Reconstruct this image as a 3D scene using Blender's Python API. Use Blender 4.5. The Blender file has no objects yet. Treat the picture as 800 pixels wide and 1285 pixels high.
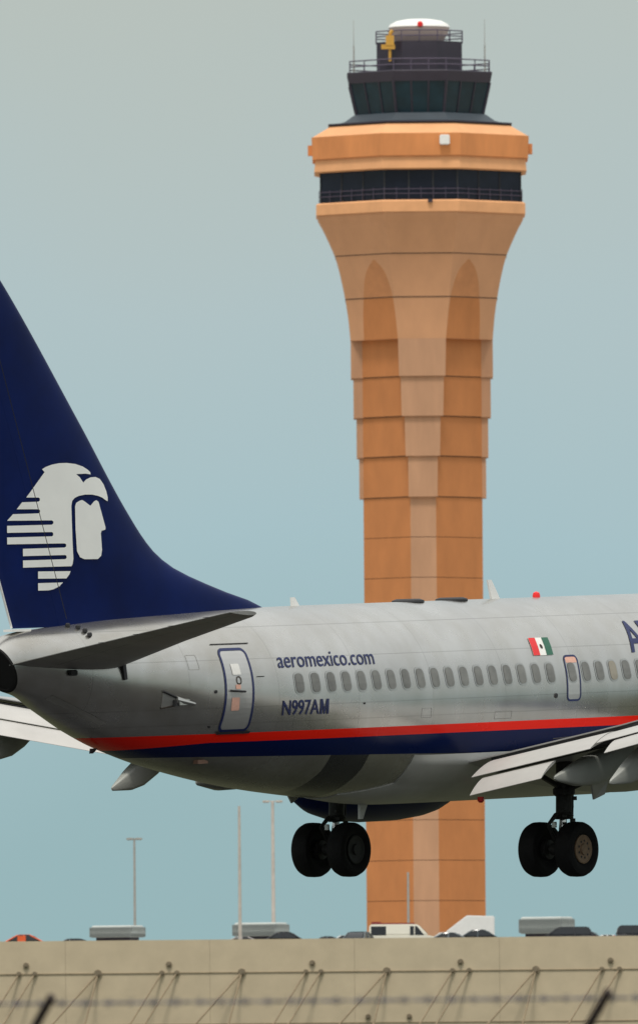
import bpy, bmesh, math, random
from mathutils import Vector, Matrix
from mathutils.bvhtree import BVHTree
random.seed(7)
rad = math.radians
SC = bpy.context.scene

# ------------------------------------------------------------------ camera
cam_d = bpy.data.cameras.new('camera')
cam = bpy.data.objects.new('camera', cam_d)
SC.collection.objects.link(cam)
cam.location = (0, 0, 1.7)
PITCH = math.atan((1400 - 642.5) / 22000.0)
cam.matrix_world = Matrix.Translation((0, 0, 1.7)) @ Matrix.Rotation(rad(90) + PITCH, 4, 'X') @ Matrix.Rotation(rad(-0.45), 4, 'Z')
cam_d.sensor_fit = 'HORIZONTAL'
cam_d.sensor_width = 36
cam_d.lens = 22000 / 800 * 36
cam_d.clip_start = 1
cam_d.clip_end = 60000
cam_d.dof.use_dof = True
cam_d.dof.focus_distance = 356
cam_d.dof.aperture_fstop = (cam_d.lens / 1000) / 0.054
SC.camera = cam

# ------------------------------------------------------------------ sky, sun, exposure
SUN_EL, SUN_AZ = rad(66), rad(190)          # azimuth clockwise from +Y
w = bpy.data.worlds.new('World'); SC.world = w; w.use_nodes = True
nt = w.node_tree; nt.nodes.clear()
out = nt.nodes.new('ShaderNodeOutputWorld'); bg = nt.nodes.new('ShaderNodeBackground')
sky = nt.nodes.new('ShaderNodeTexSky'); sky.sky_type = 'NISHITA'; sky.sun_disc = False
sky.sun_elevation = SUN_EL; sky.sun_rotation = SUN_AZ; sky.dust_density = 3.0; sky.air_density = 1.2
tc = nt.nodes.new('ShaderNodeTexCoord'); sep = nt.nodes.new('ShaderNodeSeparateXYZ')
nt.links.new(tc.outputs['Generated'], sep.inputs[0])
# thin overcast: soft cloud brightness by elevation, broken up by a little noise
no = nt.nodes.new('ShaderNodeTexNoise'); no.inputs['Scale'].default_value = 22; no.inputs['Detail'].default_value = 5
nt.links.new(tc.outputs['Generated'], no.inputs['Vector'])
ma = nt.nodes.new('ShaderNodeMath'); ma.operation = 'MULTIPLY_ADD'
ma.inputs[1].default_value = 0.022; nt.links.new(no.outputs[0], ma.inputs[0])
sub = nt.nodes.new('ShaderNodeMath'); sub.operation = 'SUBTRACT'; sub.inputs[1].default_value = 0.011
nt.links.new(sep.outputs['Z'], sub.inputs[0]); nt.links.new(sub.outputs[0], ma.inputs[2])
sq = nt.nodes.new('ShaderNodeMath'); sq.operation = 'POWER'; sq.inputs[1].default_value = 0.5
mx0 = nt.nodes.new('ShaderNodeMath'); mx0.operation = 'MAXIMUM'; mx0.inputs[1].default_value = 0
nt.links.new(ma.outputs[0], mx0.inputs[0]); nt.links.new(mx0.outputs[0], sq.inputs[0])
cr = nt.nodes.new('ShaderNodeValToRGB'); nt.links.new(sq.outputs[0], cr.inputs[0])
stops = [(0.0, (.275, .42, .435)), (0.12, (.28, .425, .45)), (0.175, (.335, .475, .515)), (0.215, (.38, .48, .50)),
         (0.26, (.42, .465, .435)), (0.5, (.56, .60, .60)), (1.0, (1.15, 1.15, 1.12))]
el = cr.color_ramp.elements
while len(el) < len(stops): el.new(0.5)
for e, (p, c) in zip(el, stops):
    e.position = p; e.color = (*c, 1)
# the sky texture scaled to strength 0.1 then veiled by the overcast
sc_ = nt.nodes.new('ShaderNodeVectorMath'); sc_.operation = 'SCALE'; sc_.inputs['Scale'].default_value = 0.08
nt.links.new(sky.outputs[0], sc_.inputs[0])
mix = nt.nodes.new('ShaderNodeMix'); mix.data_type = 'RGBA'; mix.inputs[0].default_value = 0.88
nt.links.new(sc_.outputs[0], mix.inputs[6]); nt.links.new(cr.outputs[0], mix.inputs[7])
nt.links.new(mix.outputs[2], bg.inputs[0]); bg.inputs[1].default_value = 1.0
nt.links.new(bg.outputs[0], out.inputs[0])
sun_d = bpy.data.lights.new('sun', 'SUN'); sun_d.energy = 1.75; sun_d.angle = rad(12); sun_d.color = (1, .95, .87)
sun = bpy.data.objects.new('sun', sun_d); SC.collection.objects.link(sun)
sd = Vector((math.sin(SUN_AZ) * math.cos(SUN_EL), math.cos(SUN_AZ) * math.cos(SUN_EL), math.sin(SUN_EL)))
sun.rotation_euler = (-sd).to_track_quat('-Z', 'Y').to_euler()
sun.location = (0, 0, 200)
vs = SC.view_settings
vs.view_transform = 'Standard'; vs.look = 'None'; vs.gamma = 1; vs.exposure = 0.28; vs.use_curve_mapping = False

# ------------------------------------------------------------------ materials
def mat(name, col, rough=.6, metal=0., noise=0., nscale=3., col2=None, streak=None, bump=0., coat=0., spec=None, nvec=None):
    m = bpy.data.materials.new(name); m.use_nodes = True
    n = m.node_tree; b = n.nodes['Principled BSDF']
    b.inputs['Base Color'].default_value = (*col, 1)
    b.inputs['Roughness'].default_value = rough; b.inputs['Metallic'].default_value = metal
    if coat: b.inputs['Coat Weight'].default_value = coat; b.inputs['Coat Roughness'].default_value = .12
    if spec is not None: b.inputs['Specular IOR Level'].default_value = spec
    if noise:
        t = n.nodes.new('ShaderNodeTexCoord'); mp = n.nodes.new('ShaderNodeMapping')
        if nvec: mp.inputs['Scale'].default_value = nvec
        nz = n.nodes.new('ShaderNodeTexNoise'); nz.inputs['Scale'].default_value = nscale
        nz.inputs['Detail'].default_value = 6; nz.inputs['Roughness'].default_value = .6
        n.links.new(t.outputs['Object'], mp.inputs[0]); n.links.new(mp.outputs[0], nz.inputs['Vector'])
        mr = n.nodes.new('ShaderNodeMapRange'); mr.inputs[1].default_value = .3; mr.inputs[2].default_value = .7
        n.links.new(nz.outputs[0], mr.inputs[0])
        mi = n.nodes.new('ShaderNodeMix'); mi.data_type = 'RGBA'
        c2 = col2 or tuple(c * (1 - noise) for c in col)
        mi.inputs[6].default_value = (*c2, 1); mi.inputs[7].default_value = (*col, 1)
        n.links.new(mr.outputs[0], mi.inputs[0]); n.links.new(mi.outputs[2], b.inputs['Base Color'])
        if bump:
            bp = n.nodes.new('ShaderNodeBump'); bp.inputs['Strength'].default_value = bump
            n.links.new(nz.outputs[0], bp.inputs['Height']); n.links.new(bp.outputs[0], b.inputs['Normal'])
    return m

M = {
    'orange': mat('orange_concrete', (.51, .195, .062), .85, noise=.16, nscale=.5, nvec=(1, 1, .45), bump=.08),
    'tan': mat('tan_concrete', (.51, .28, .16), .85, noise=.18, nscale=.6, nvec=(1, 1, .2)),
    'taupe': mat('flare_concrete', (.585, .30, .155), .85, noise=.13, nscale=.4, nvec=(1, 1, .5)),
    'arch_tip': mat('faded_orange_concrete', (.545, .235, .095), .85, noise=.2, nscale=.6),
    'band': mat('apricot_band', (.72, .275, .09), .8, noise=.25, nscale=.4, nvec=(1, 1, .25)),
    'band_pale': mat('pale_apricot_band', (.76, .38, .175), .8, noise=.15, nscale=.5),
    'tglass': mat('tower_glass', (.012, .016, .03), .3, spec=.25, noise=.5, nscale=.3),
    'cabglass': mat('cab_glass', (.008, .035, .05), .2, spec=.3, noise=.5, nscale=.5),
    'dark': mat('dark_cladding', (.035, .028, .045), .5, noise=.25, nscale=.6),
    'slate': mat('slate_roof', (.045, .06, .075), .6, noise=.2, nscale=.5),
    'rail': mat('rail_metal', (.10, .08, .12), .5, .3),
    'white': mat('white_paint', (.8, .79, .76), .5, noise=.06),
    'radome_pink': mat('radome_skirt', (.62, .50, .46), .6, noise=.1),
    'yellow': mat('yellow_paint', (.62, .33, .05), .6, noise=.1),
    'red_lamp': mat('red_lens', (.8, .02, .02), .3),
    'navy': mat('navy_paint', (.0012, .010, .085), .40, noise=.4, nscale=.6, spec=.09),
    'navy_decal': mat('navy_lettering', (.006, .014, .085), .45, noise=.1),
    'white_decal': mat('white_emblem', (.84, .84, .80), .5, noise=.05, nscale=2),
    'wing': mat('wing_grey_paint', (.48, .465, .44), .45, .1, noise=.16, nscale=1.5, nvec=(1, .5, 1)),
    'wing_skin': mat('wing_skin_paint', (.36, .36, .35), .45, .1, noise=.15, nscale=1.5),
    'wing_low': mat('wing_underside_paint', (.30, .28, .26), .5, .1, noise=.25, nscale=1.2),
    'stab': mat('stabilizer_metal', (.34, .33, .31), .42, .35, noise=.25, nscale=1.2, nvec=(.5, 2, 1)),
    'fairing': mat('belly_fairing_paint', (.50, .50, .47), .4, .25, noise=.2, nscale=1.1),
    'pod': mat('track_fairing_paint', (.36, .37, .34), .45, .1, noise=.2, nscale=1.5),
    'tyre': mat('tyre_rubber', (.010, .010, .010), .8, spec=.2, noise=.4, nscale=8),
    'hub': mat('wheel_hub_tan', (.26, .17, .10), .6, .2, noise=.3, nscale=10),
    'hub_dark': mat('wheel_hub_dark', (.016, .016, .015), .6, .3, noise=.3, nscale=10),
    'gear': mat('gear_metal', (.035, .035, .032), .6, .3, noise=.5, nscale=12),
    'chrome': mat('gear_piston_chrome', (.7, .7, .68), .2, .9),
    'seam': mat('dark_seam', (.02, .02, .022), .7),
    'soot': mat('exhaust_soot', (.012, .011, .010), .7, .2, noise=.4),
    'burnt': mat('exhaust_metal', (.06, .045, .035), .5, .6, noise=.4),
    'frame': mat('window_surround', (.43, .43, .41), .3, .85),
    'pane': mat('cabin_window', (.19, .19, .175), .4, noise=.35, nscale=3),
    'pane_shade': mat('cabin_window_shade_down', (.30, .27, .21), .4, noise=.2, nscale=3),
    'placard_w': mat('placard_white', (.75, .74, .70), .6, noise=.1, nscale=30),
    'placard_p': mat('placard_pink', (.75, .42, .32), .6, noise=.15, nscale=30),
    'flag_g': mat('flag_green', (.02, .12, .07), .5, noise=.1),
    'flag_w': mat('flag_white', (.8, .79, .74), .5, noise=.05),
    'flag_r': mat('flag_red', (.72, .02, .02), .5, noise=.05),
    'concrete': mat('garage_concrete', (.565, .47, .325), .9, noise=.14, nscale=.5, bump=.1),
    'deck': mat('deck_concrete', (.30, .29, .27), .9, noise=.2, nscale=.2),
    'rod': mat('rusty_rod', (.37, .29, .19), .8, .2, noise=.3, nscale=2),
    'node': mat('anchor_plate', (.27, .22, .15), .8, .3, noise=.3),
    'louvre': mat('ribbed_grey_metal', (.50, .53, .50), .55, .3, noise=.15, nscale=1),
    'ribdark': mat('rib_grey', (.24, .26, .25), .6),
    'carglass': mat('car_glass', (.012, .015, .018), .08),
    'rubber': mat('car_tyre', (.02, .02, .02), .8),
    'lamp_red': mat('tail_lamp', (.8, .02, .01), .25),
    'galv': mat('galvanized_steel', (.48, .46, .42), .5, .6, noise=.2, nscale=2),
    'brownpole': mat('hazed_pole', (.62, .56, .50), .8, noise=.3, nscale=1),  # pale tone puts distance haze into the pole colour
    'fencearm': mat('dark_fence_arm', (.035, .02, .018), .7, .2, noise=.4, nscale=10),
    'wire': mat('barbed_wire_steel', (.05, .06, .11), .5, .3),
    'asphalt': mat('asphalt', (.05, .05, .052), 1.0, spec=0.0, noise=.3, nscale=.2),
    'bounce_apron': mat('bounce_concrete', (.42, .39, .34), 1.0, spec=0.0, noise=.15, nscale=.02),
    'grass': mat('mown_grass', (.085, .09, .055), 1.0, spec=0.0, noise=.35, nscale=.05),
}
def carpaint(name, c): return mat(name, c, .3, .2, noise=.05, coat=.6)

def fuselage_material():
    m = bpy.data.materials.new('airliner_livery'); m.use_nodes = True
    n = m.node_tree; L = n.links; b = n.nodes['Principled BSDF']
    def math_(op, a, b_=None, c=None):
        q = n.nodes.new('ShaderNodeMath'); q.operation = op
        for i, v in enumerate((a, b_, c)):
            if v is None: continue
            if isinstance(v, (int, float)): q.inputs[i].default_value = v
            else: L.new(v, q.inputs[i])
        return q.outputs[0]
    def mixc(f, a, b_):
        q = n.nodes.new('ShaderNodeMix'); q.data_type = 'RGBA'
        if isinstance(f, (int, float)): q.inputs[0].default_value = f
        else: L.new(f, q.inputs[0])
        for i, v in ((6, a), (7, b_)):
            if isinstance(v, tuple): q.inputs[i].default_value = (*v, 1)
            else: L.new(v, q.inputs[i])
        return q.outputs[2]
    def noise(scale, vec, det=5):
        t = n.nodes.new('ShaderNodeMapping'); t.inputs['Scale'].default_value = vec
        L.new(tcx.outputs['Object'], t.inputs[0])
        z_ = n.nodes.new('ShaderNodeTexNoise'); z_.inputs['Scale'].default_value = scale; z_.inputs['Detail'].default_value = det
        L.new(t.outputs[0], z_.inputs['Vector'])
        r = n.nodes.new('ShaderNodeMapRange'); r.inputs[1].default_value = .35; r.inputs[2].default_value = .68
        L.new(z_.outputs[0], r.inputs[0]); return r.outputs[0]
    tcx = n.nodes.new('ShaderNodeTexCoord'); s = n.nodes.new('ShaderNodeSeparateXYZ'); L.new(tcx.outputs['Object'], s.inputs[0])
    X, Z = s.outputs['X'], s.outputs['Z']
    patch = noise(.7, (1, 1, 1)); st = noise(2.2, (1.0, 1, .12), 6); fine = noise(9, (1, 1, 1))
    silver = mixc(patch, (.48, .475, .455), (.56, .555, .535))
    silver = mixc(math_('MULTIPLY', st, .38), silver, (.40, .385, .34))
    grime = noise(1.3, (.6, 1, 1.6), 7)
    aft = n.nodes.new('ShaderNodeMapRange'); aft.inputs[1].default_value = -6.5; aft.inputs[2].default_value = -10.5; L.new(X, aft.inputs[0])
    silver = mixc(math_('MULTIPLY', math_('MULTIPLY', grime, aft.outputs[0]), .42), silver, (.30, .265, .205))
    # panel joints of the skin: circumferential frames and lap joints along the barrel
    fx = math_('FRACT', math_('MULTIPLY_ADD', X, 1 / 2.54, 20.13))
    jx = math_('LESS_THAN', fx, .006)
    jz = None
    for zz in (.98, .02, -.30, 1.62):
        g = math_('COMPARE', Z, zz, .009); jz = g if jz is None else math_('MAXIMUM', jz, g)
    joint = math_('MULTIPLY', math_('MAXIMUM', jx, jz), .30)
    silver = mixc(joint, silver, (.16, .16, .15))
    red = (.95, .016, .005); navy = (.0015, .009, .065)
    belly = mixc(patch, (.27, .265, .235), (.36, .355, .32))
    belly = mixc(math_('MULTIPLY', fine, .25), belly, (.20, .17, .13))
    # dark band around the belly aft of the wing fairing
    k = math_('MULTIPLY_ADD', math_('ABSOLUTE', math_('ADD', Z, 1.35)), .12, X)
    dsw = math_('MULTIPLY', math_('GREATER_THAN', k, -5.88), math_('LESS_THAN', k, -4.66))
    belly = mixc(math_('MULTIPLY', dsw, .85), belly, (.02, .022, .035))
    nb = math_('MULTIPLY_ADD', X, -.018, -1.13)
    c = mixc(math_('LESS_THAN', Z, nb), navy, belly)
    # navy wedge narrows to a point under the tail
    nt_ = math_('MINIMUM', math_('MULTIPLY_ADD', math_('ADD', X, 9.6), .05, -.675), -.675)
    c = mixc(math_('GREATER_THAN', Z, nt_), c, red)
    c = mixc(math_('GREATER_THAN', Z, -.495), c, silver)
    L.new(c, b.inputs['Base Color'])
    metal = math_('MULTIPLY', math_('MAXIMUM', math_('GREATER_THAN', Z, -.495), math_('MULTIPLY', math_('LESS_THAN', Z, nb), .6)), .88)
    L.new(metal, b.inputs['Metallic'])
    L.new(math_('MULTIPLY_ADD', metal, .35, .12), b.inputs['Specular IOR Level'])
    L.new(math_('MULTIPLY_ADD', patch, .06, .24), b.inputs['Roughness'])
    bp = n.nodes.new('ShaderNodeBump'); bp.inputs['Strength'].default_value = .12; bp.inputs['Distance'].default_value = .03
    L.new(noise(.9, (1, 1, 1), 1), bp.inputs['Height']); L.new(bp.outputs[0], b.inputs['Normal'])
    return m
M['livery'] = fuselage_material()

# ------------------------------------------------------------------ object helpers
def link(name, me, parent=None):
    o = bpy.data.objects.new(name, me); SC.collection.objects.link(o)
    if parent is not None: o.parent = parent
    return o
def obj(name, bm, mats, parent=None, smooth=None, label=None):
    bmesh.ops.recalc_face_normals(bm, faces=bm.faces)
    me = bpy.data.meshes.new(name); bm.to_mesh(me); bm.free()
    for m in (mats if isinstance(mats, (list, tuple)) else [mats]): me.materials.append(m if not isinstance(m, str) else M[m])
    o = link(name, me, parent)
    if smooth is not None:
        for p in me.polygons: p.use_smooth = True
        me.set_sharp_from_angle(angle=rad(smooth))
    if label: o['label'] = label
    return o
def tag(o, label, cat, group=None):
    o['label'] = label; o['category'] = cat
    if group: o['group'] = group
    return o
def structure(o): o['kind'] = 'structure'; return o
def thing(name, label, cat, loc=(0, 0, 0), rot=(0, 0, 0), group=None):
    o = link(name, None); o.location = loc; o.rotation_euler = rot
    return tag(o, label, cat, group)
def box(bm, c, s, rz=0, mi=0, rot=None):
    mt = Matrix.Translation(c) @ (rot if rot is not None else Matrix.Rotation(rz, 4, 'Z')) @ Matrix.Diagonal((*s, 1))
    r = bmesh.ops.create_cube(bm, size=1, matrix=mt)
    for v in r['verts']:
        for f in v.link_faces: f.material_index = mi
    return r['verts']
def tube(bm, a, b_, r0, r1=None, seg=10, caps=True, mi=0):
    a, b_ = Vector(a), Vector(b_); d = b_ - a
    q = d.to_track_quat('Z', 'Y').to_matrix().to_4x4()
    r = bmesh.ops.create_cone(bm, cap_ends=caps, segments=seg, radius1=r0, radius2=r0 if r1 is None else r1, depth=d.length,
                              matrix=Matrix.Translation((a + b_) / 2) @ q)
    for v in r['verts']:
        for f in v.link_faces: f.material_index = mi
    return r['verts']
def loft(bm, loops, cap=True, mi=0, closed=True, matf=None):
    rows = [[bm.verts.new(p) for p in lp] for lp in loops]
    n = len(rows[0])
    for i in range(len(rows) - 1):
        for j in range(n if closed else n - 1):
            k = (j + 1) % n
            f = bm.faces.new((rows[i][j], rows[i][k], rows[i + 1][k], rows[i + 1][j])); f.material_index = matf(i, j) if matf else mi
    if cap and closed:
        f = bm.faces.new(rows[0]); f.material_index = mi
        f = bm.faces.new(list(reversed(rows[-1]))); f.material_index = mi
    return rows
def lathe(bm, prof, axis='x', c=(0, 0, 0), seg=40, cap=True, mi=0):
    lps = []
    for t, r in prof:
        lp = []
        for k in range(seg):
            a = 2 * math.pi * k / seg
            u, v = r * math.cos(a), r * math.sin(a)
            if axis == 'x': p = (c[0] + t, c[1] + u, c[2] + v)
            elif axis == 'y': p = (c[0] + u, c[1] + t, c[2] + v)
            else: p = (c[0] + u, c[1] + v, c[2] + t)
            lp.append(p)
        lps.append(lp)
    return loft(bm, lps, cap, mi)
def lerp_tab(tab, x, k):
    if x <= tab[0][0]: return tab[0][k]
    if x >= tab[-1][0]: return tab[-1][k]
    n = len(tab)
    for i in range(n - 1):
        if tab[i][0] <= x <= tab[i + 1][0]:
            h = tab[i + 1][0] - tab[i][0]; t = (x - tab[i][0]) / h
            def sl(j):
                if j <= 0 or j >= n - 1:
                    a_, b_ = (0, 1) if j <= 0 else (n - 2, n - 1)
                    return (tab[b_][k] - tab[a_][k]) / (tab[b_][0] - tab[a_][0])
                d0 = (tab[j][k] - tab[j - 1][k]) / (tab[j][0] - tab[j - 1][0]); d1 = (tab[j + 1][k] - tab[j][k]) / (tab[j + 1][0] - tab[j][0])
                return 0 if d0 * d1 <= 0 else 2 * d0 * d1 / (d0 + d1)
            m0, m1 = sl(i) * h, sl(i + 1) * h; p0, p1 = tab[i][k], tab[i + 1][k]
            return (2 * t**3 - 3 * t * t + 1) * p0 + (t**3 - 2 * t * t + t) * m0 + (-2 * t**3 + 3 * t * t) * p1 + (t**3 - t * t) * m1

# ------------------------------------------------------------------ ground
def sheet(name, x0, y0, x1, y1, z, m):
    bm = bmesh.new(); vs_ = [bm.verts.new(p) for p in ((x0, y0, z), (x1, y0, z), (x1, y1, z), (x0, y1, z))]; bm.faces.new(vs_)
    return structure(obj(name, bm, m))
sheet('ground', -15000, -8000, 15000, 26000, 0, 'grass')
sheet('runway', -1500, 300, 1500, 360, .004, 'asphalt')
sheet('bounce_apron', -700, 1480, 700, 2500, .004, 'bounce_apron')  # unseen pale sheet added to bounce light up onto the tower flare
sheet('taxiway', -1500, 520, 1500, 545, .004, 'asphalt')

# ------------------------------------------------------------------ control tower, 1913 m away
TS = 11.5; TX, TY = 11.34, 1913.0
def hz(py): return 1.7 + (1399.0 - py) / TS
def octa(a, w_, z):
    a /= TS; w_ /= TS
    pts = [(-w_, -a), (w_, -a), (a, -w_), (a, w_), (w_, a), (-w_, a), (-a, w_), (-a, -w_)]
    return [(x, y, z) for x, y in pts]
tower = thing('control_tower', 'tall orange and tan concrete control tower with flared top, dark glass cab and white radome', 'control tower', (TX, TY, 0))
# each tier of the shaft is a slightly narrower prism under the one above
def tiers():
    bm = bmesh.new()
    ts = [(428, 475, 89, 89, 30, 29), (475, 525, 86, 86, 27, 26), (525, 575, 82.5, 82.5, 22.5, 21.5), (575, 626, 79.5, 79.5, 18.5, 18)]
    y = 626.
    while hz(y) > 0.5:
        y2 = min(y + 50.6, 1399 + 1.7 * TS + 1)
        ts.append((y, y2, 75, 75, 16, 16)); y = y2
    for i, (ya, yb, a0, a1, w0, w1) in enumerate(ts):
        za, zb = hz(ya), hz(yb)
        g = .06
        lps = [octa(a1, w1, max(zb + g, 0)), octa(a0, w0, za)]
        # alternate faces: narrow front/side facets tan, wide diagonal facets orange
        lps = [octa(74.5, w1, max(zb + g, 0)), octa(74.5, w0, za)]
        loft(bm, lps, True, 0, matf=lambda i, j: 1 if j % 2 == 0 else 0)
        loft(bm, [octa(73.6, w1 - .3, max(zb - .02, 0)), octa(73.6, w1 - .3, zb + g + .01)], False, 2)
        if a0 > 76:
            for q in range(4):
                rm = Matrix.Rotation(q * math.pi / 2, 4, 'Z')
                sec = lambda a, w_, z: [rm @ Vector(p) for p in ((-w_ / TS, -a / TS, z), (w_ / TS, -a / TS, z), (w_ / TS + .003, -72 / TS, z), (-w_ / TS - .003, -72 / TS, z))]
                loft(bm, [sec(a1, w1, zb + .004), sec(a0, w0, za - .004)], True, 1)
    return bm
obj('shaft', tiers(), ['orange', 'tan', 'burnt'], tower)
# flared neck: 16 columns so that the orange diagonal panels end in pointed arches
def flare():
    bm = bmesh.new()
    tab = [(y, a, w_) for y, a, w_ in ((256, 130, 46), (271, 129.5, 46), (285, 123, 44), (300, 116, 42), (322, 107, 39.5), (345, 101, 37.5), (376, 95, 34), (400, 91.5, 32), (428, 89, 30))]
    arch = [(330, .71, .67), (336, .79, .58), (345, .87, .50), (360, .93, .42), (376, .965, .37), (400, .985, .31), (428, .998, .28)]
    lps = []
    ys = [428 - i * (428 - 271) / 46 for i in range(47)]
    for y in ys:
        a, w_, h = lerp_tab(tab, y, 1), lerp_tab(tab, y, 2), lerp_tab(arch, y, 1) if y > 334 else 0
        o = octa(a, w_, hz(y)); lp = []
        ui, uo = (lerp_tab(arch, y, 1), lerp_tab(arch, y, 2)) if y > 330 else (.71, .67)
        for j in range(8):
            p, q = Vector(o[j]), Vector(o[(j + 1) % 8])
            if j % 2 == 0: lp.append(p)
            else:
                # outer end of the facet is the one nearer the x axis for the front and back pairs
                us = (uo, ui) if abs(p.x) > abs(q.x) else (1 - ui, 1 - uo)
                lp += [p, p.lerp(q, us[0]), p.lerp(q, us[1])]
        lps.append(lp)
    # loop layout per pair: [facet start, diag start, arch a, arch b] -> 16 columns
    loft(bm, lps, True, 0, matf=lambda i, j: (1 if ys[i + 1] > 374 else 2) if (j % 4 == 2 and ys[i + 1] >= 326) else 0)
    return bm
obj('flared_neck', flare(), ['taupe', 'orange', 'arch_tip'], tower)
def seam_ring(y, a, w_, t=.09):
    bm = bmesh.new(); loft(bm, [octa(a + .35, w_, hz(y) - t / 2), octa(a + .35, w_, hz(y) + t / 2)]); return bm
for y, a, w_ in ((322, 107, 39.5), (376, 95, 34)):
    obj('joint_line', seam_ring(y, a, w_), 'burnt', tower)
def ring(name, rows, m, cap=True):
    bm = bmesh.new(); loft(bm, [octa(a, w_, hz(y)) for y, a, w_ in rows], cap); return obj(name, bm, m, tower)
ring('lower_band', [(271, 129, 46), (270.9, 131, 48), (258, 131, 48), (256, 129, 47)], 'band_pale')
gl = ring('observation_window', [(256, 125, 45.5), (218, 125, 45.5)], 'tglass')
for s in range(8):
    o = octa(125.4, 45.5, 0); p, q = Vector(o[s]), Vector(o[(s + 1) % 8])
    for k in range(3):
        c = p.lerp(q, k / 3); bm = bmesh.new(); box(bm, (c.x, c.y, (hz(256) + hz(218)) / 2), (.14, .14, hz(218) - hz(256))); obj('mullion', bm, 'seam', gl)
# walkway railing in front of the glass
bm = bmesh.new()
for zz in (hz(254.5) + .55, hz(254.5) + 1.05):
    o = octa(127.2, 46, zz)
    for s in range(8): tube(bm, o[s], o[(s + 1) % 8], .04, seg=6)
for s in range(8):
    o = octa(127.2, 46, 0); p, q = Vector(o[s]), Vector(o[(s + 1) % 8])
    for k in range(6):
        c = p.lerp(q, k / 6); tube(bm, (c.x, c.y, hz(256)), (c.x, c.y, hz(256) + 1.4), .035, seg=6)
obj('walkway_railing', bm, 'rail', tower)
ring('soffit_band', [(218, 128, 46), (216.5, 133, 49), (201, 131.5, 48)], 'band_pale')
ring('fascia_band', [(201, 130, 47), (200.9, 135, 49.5), (173, 136, 50), (172.9, 134, 49)], 'band')
ring('parapet_slope', [(172.9, 134.5, 49.5), (159, 112, 41), (158, 108, 39)], 'band_pale')
ring('roof_edge', [(158, 115, 42), (156, 115, 42)], 'dark')
for s in (-1, 1):
    bm = bmesh.new(); box(bm, (s * 138 / TS, 0, hz(187)), (.5, 1.4, 1.1)); obj('flood_light', bm, 'band', tower)
bm = bmesh.new(); box(bm, ((556.5 - 526.5) / TS, -136.5 / TS - .2, hz(182)), (1.1, .7, 1.1)); bmesh.ops.bevel(bm, geom=bm.edges[:], offset=.1, segments=2, affect='EDGES')
obj('equipment_box', bm, 'white', tower)
bm = bmesh.new(); box(bm, (1.0, -131.5 / TS - .05, hz(257.5)), (.5, .4, .35)); obj('vent', bm, 'dark', tower)
ring('skirt_roof', [(156, 104, 38), (153, 94, 35), (145, 83, 31), (144, 80, 30)], 'slate')
def cab():
    r = ring('cab_window', [(145, 78.5, 29.5), (105, 87.5, 33)], 'cabglass')
    for s in range(8):
        o0, o1 = octa(78.9, 29.6, hz(145)), octa(87.9, 33.2, hz(105))
        for k in range(3):
            a = Vector(o0[s]).lerp(Vector(o0[(s + 1) % 8]), k / 3); b_ = Vector(o1[s]).lerp(Vector(o1[(s + 1) % 8]), k / 3)
            bm = bmesh.new(); tube(bm, a, b_, .10 if k else .16, seg=6); obj('mullion', bm, 'dark', r)
cab()
ring('cab_roof', [(105, 88.5, 33.5), (92.5, 91, 34.5), (91, 90.5, 34)], 'dark')
def railing(y0, y1, a, w_, n, name):
    bm = bmesh.new(); H = hz(y1) - hz(y0)
    for f in (.5, 1):
        o = octa(a, w_, hz(y0) + H * f)
        for s in range(8): tube(bm, o[s], o[(s + 1) % 8], .07, seg=6)
    for s in range(8):
        o = octa(a, w_, 0); p, q = Vector(o[s]), Vector(o[(s + 1) % 8])
        for k in range(n):
            c = p.lerp(q, k / n); tube(bm, (c.x, c.y, hz(y0)), (c.x, c.y, hz(y1)), .07, seg=6)
    obj(name, bm, 'rail', tower)
railing(91, 77, 87.5, 33, 3, 'roof_railing')
ring('equipment_drum', [(91, 53.5, 22), (52.5, 53.5, 22)], 'dark')
railing(52.5, 39, 54, 22.5, 2, 'drum_railing')
bm = bmesh.new(); lathe(bm, [(hz(52.5), 28 / TS), (hz(46), 33 / TS), (hz(38), 37 / TS), (hz(33), 38.3 / TS)], 'z', seg=32)
rd = obj('radome', bm, 'radome_pink', tower, 40)
bm = bmesh.new(); lathe(bm, [(hz(33), 38.8 / TS), (hz(29), 36.5 / TS), (hz(25), 29 / TS), (hz(22.7), 16 / TS), (hz(22), 3 / TS)], 'z', seg=32)
obj('radome_cap', bm, 'white', rd, 60)
bm = bmesh.new(); lathe(bm, [(-.3, .12), (-.2, .3), (.2, .3), (.35, .1)], 'z', c=(.1, -3.4, hz(31)), seg=12); obj('obstruction_light', bm, 'red_lamp', tower, 40)
# yellow davit at the drum's edge
bm = bmesh.new(); bx0 = (488.5 - 525.5) / TS
tube(bm, (bx0, -4.4, hz(78)), (bx0, -4.4, hz(44)), .16, seg=8); box(bm, (bx0 - .2, -4.4, hz(60)), (1.5, .5, .5)); box(bm, (bx0, -4.4, hz(52)), (.9, .6, 1.1))
tube(bm, (bx0, -4.4, hz(44)), (bx0 + .3, -4.4, hz(39)), .2, seg=8); obj('hoist', bm, 'yellow', tower)
for s, xx in ((-1, -7.15), (1, 7.15)):
    bm = bmesh.new(); tube(bm, (xx, 0, hz(91)), (xx, 0, hz(55)), .09, .07, 8); tube(bm, (xx, 0, hz(55)), (xx, 0, hz(23)), .045, .025, 6); obj('whip_antenna', bm, 'galv', tower)

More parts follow.
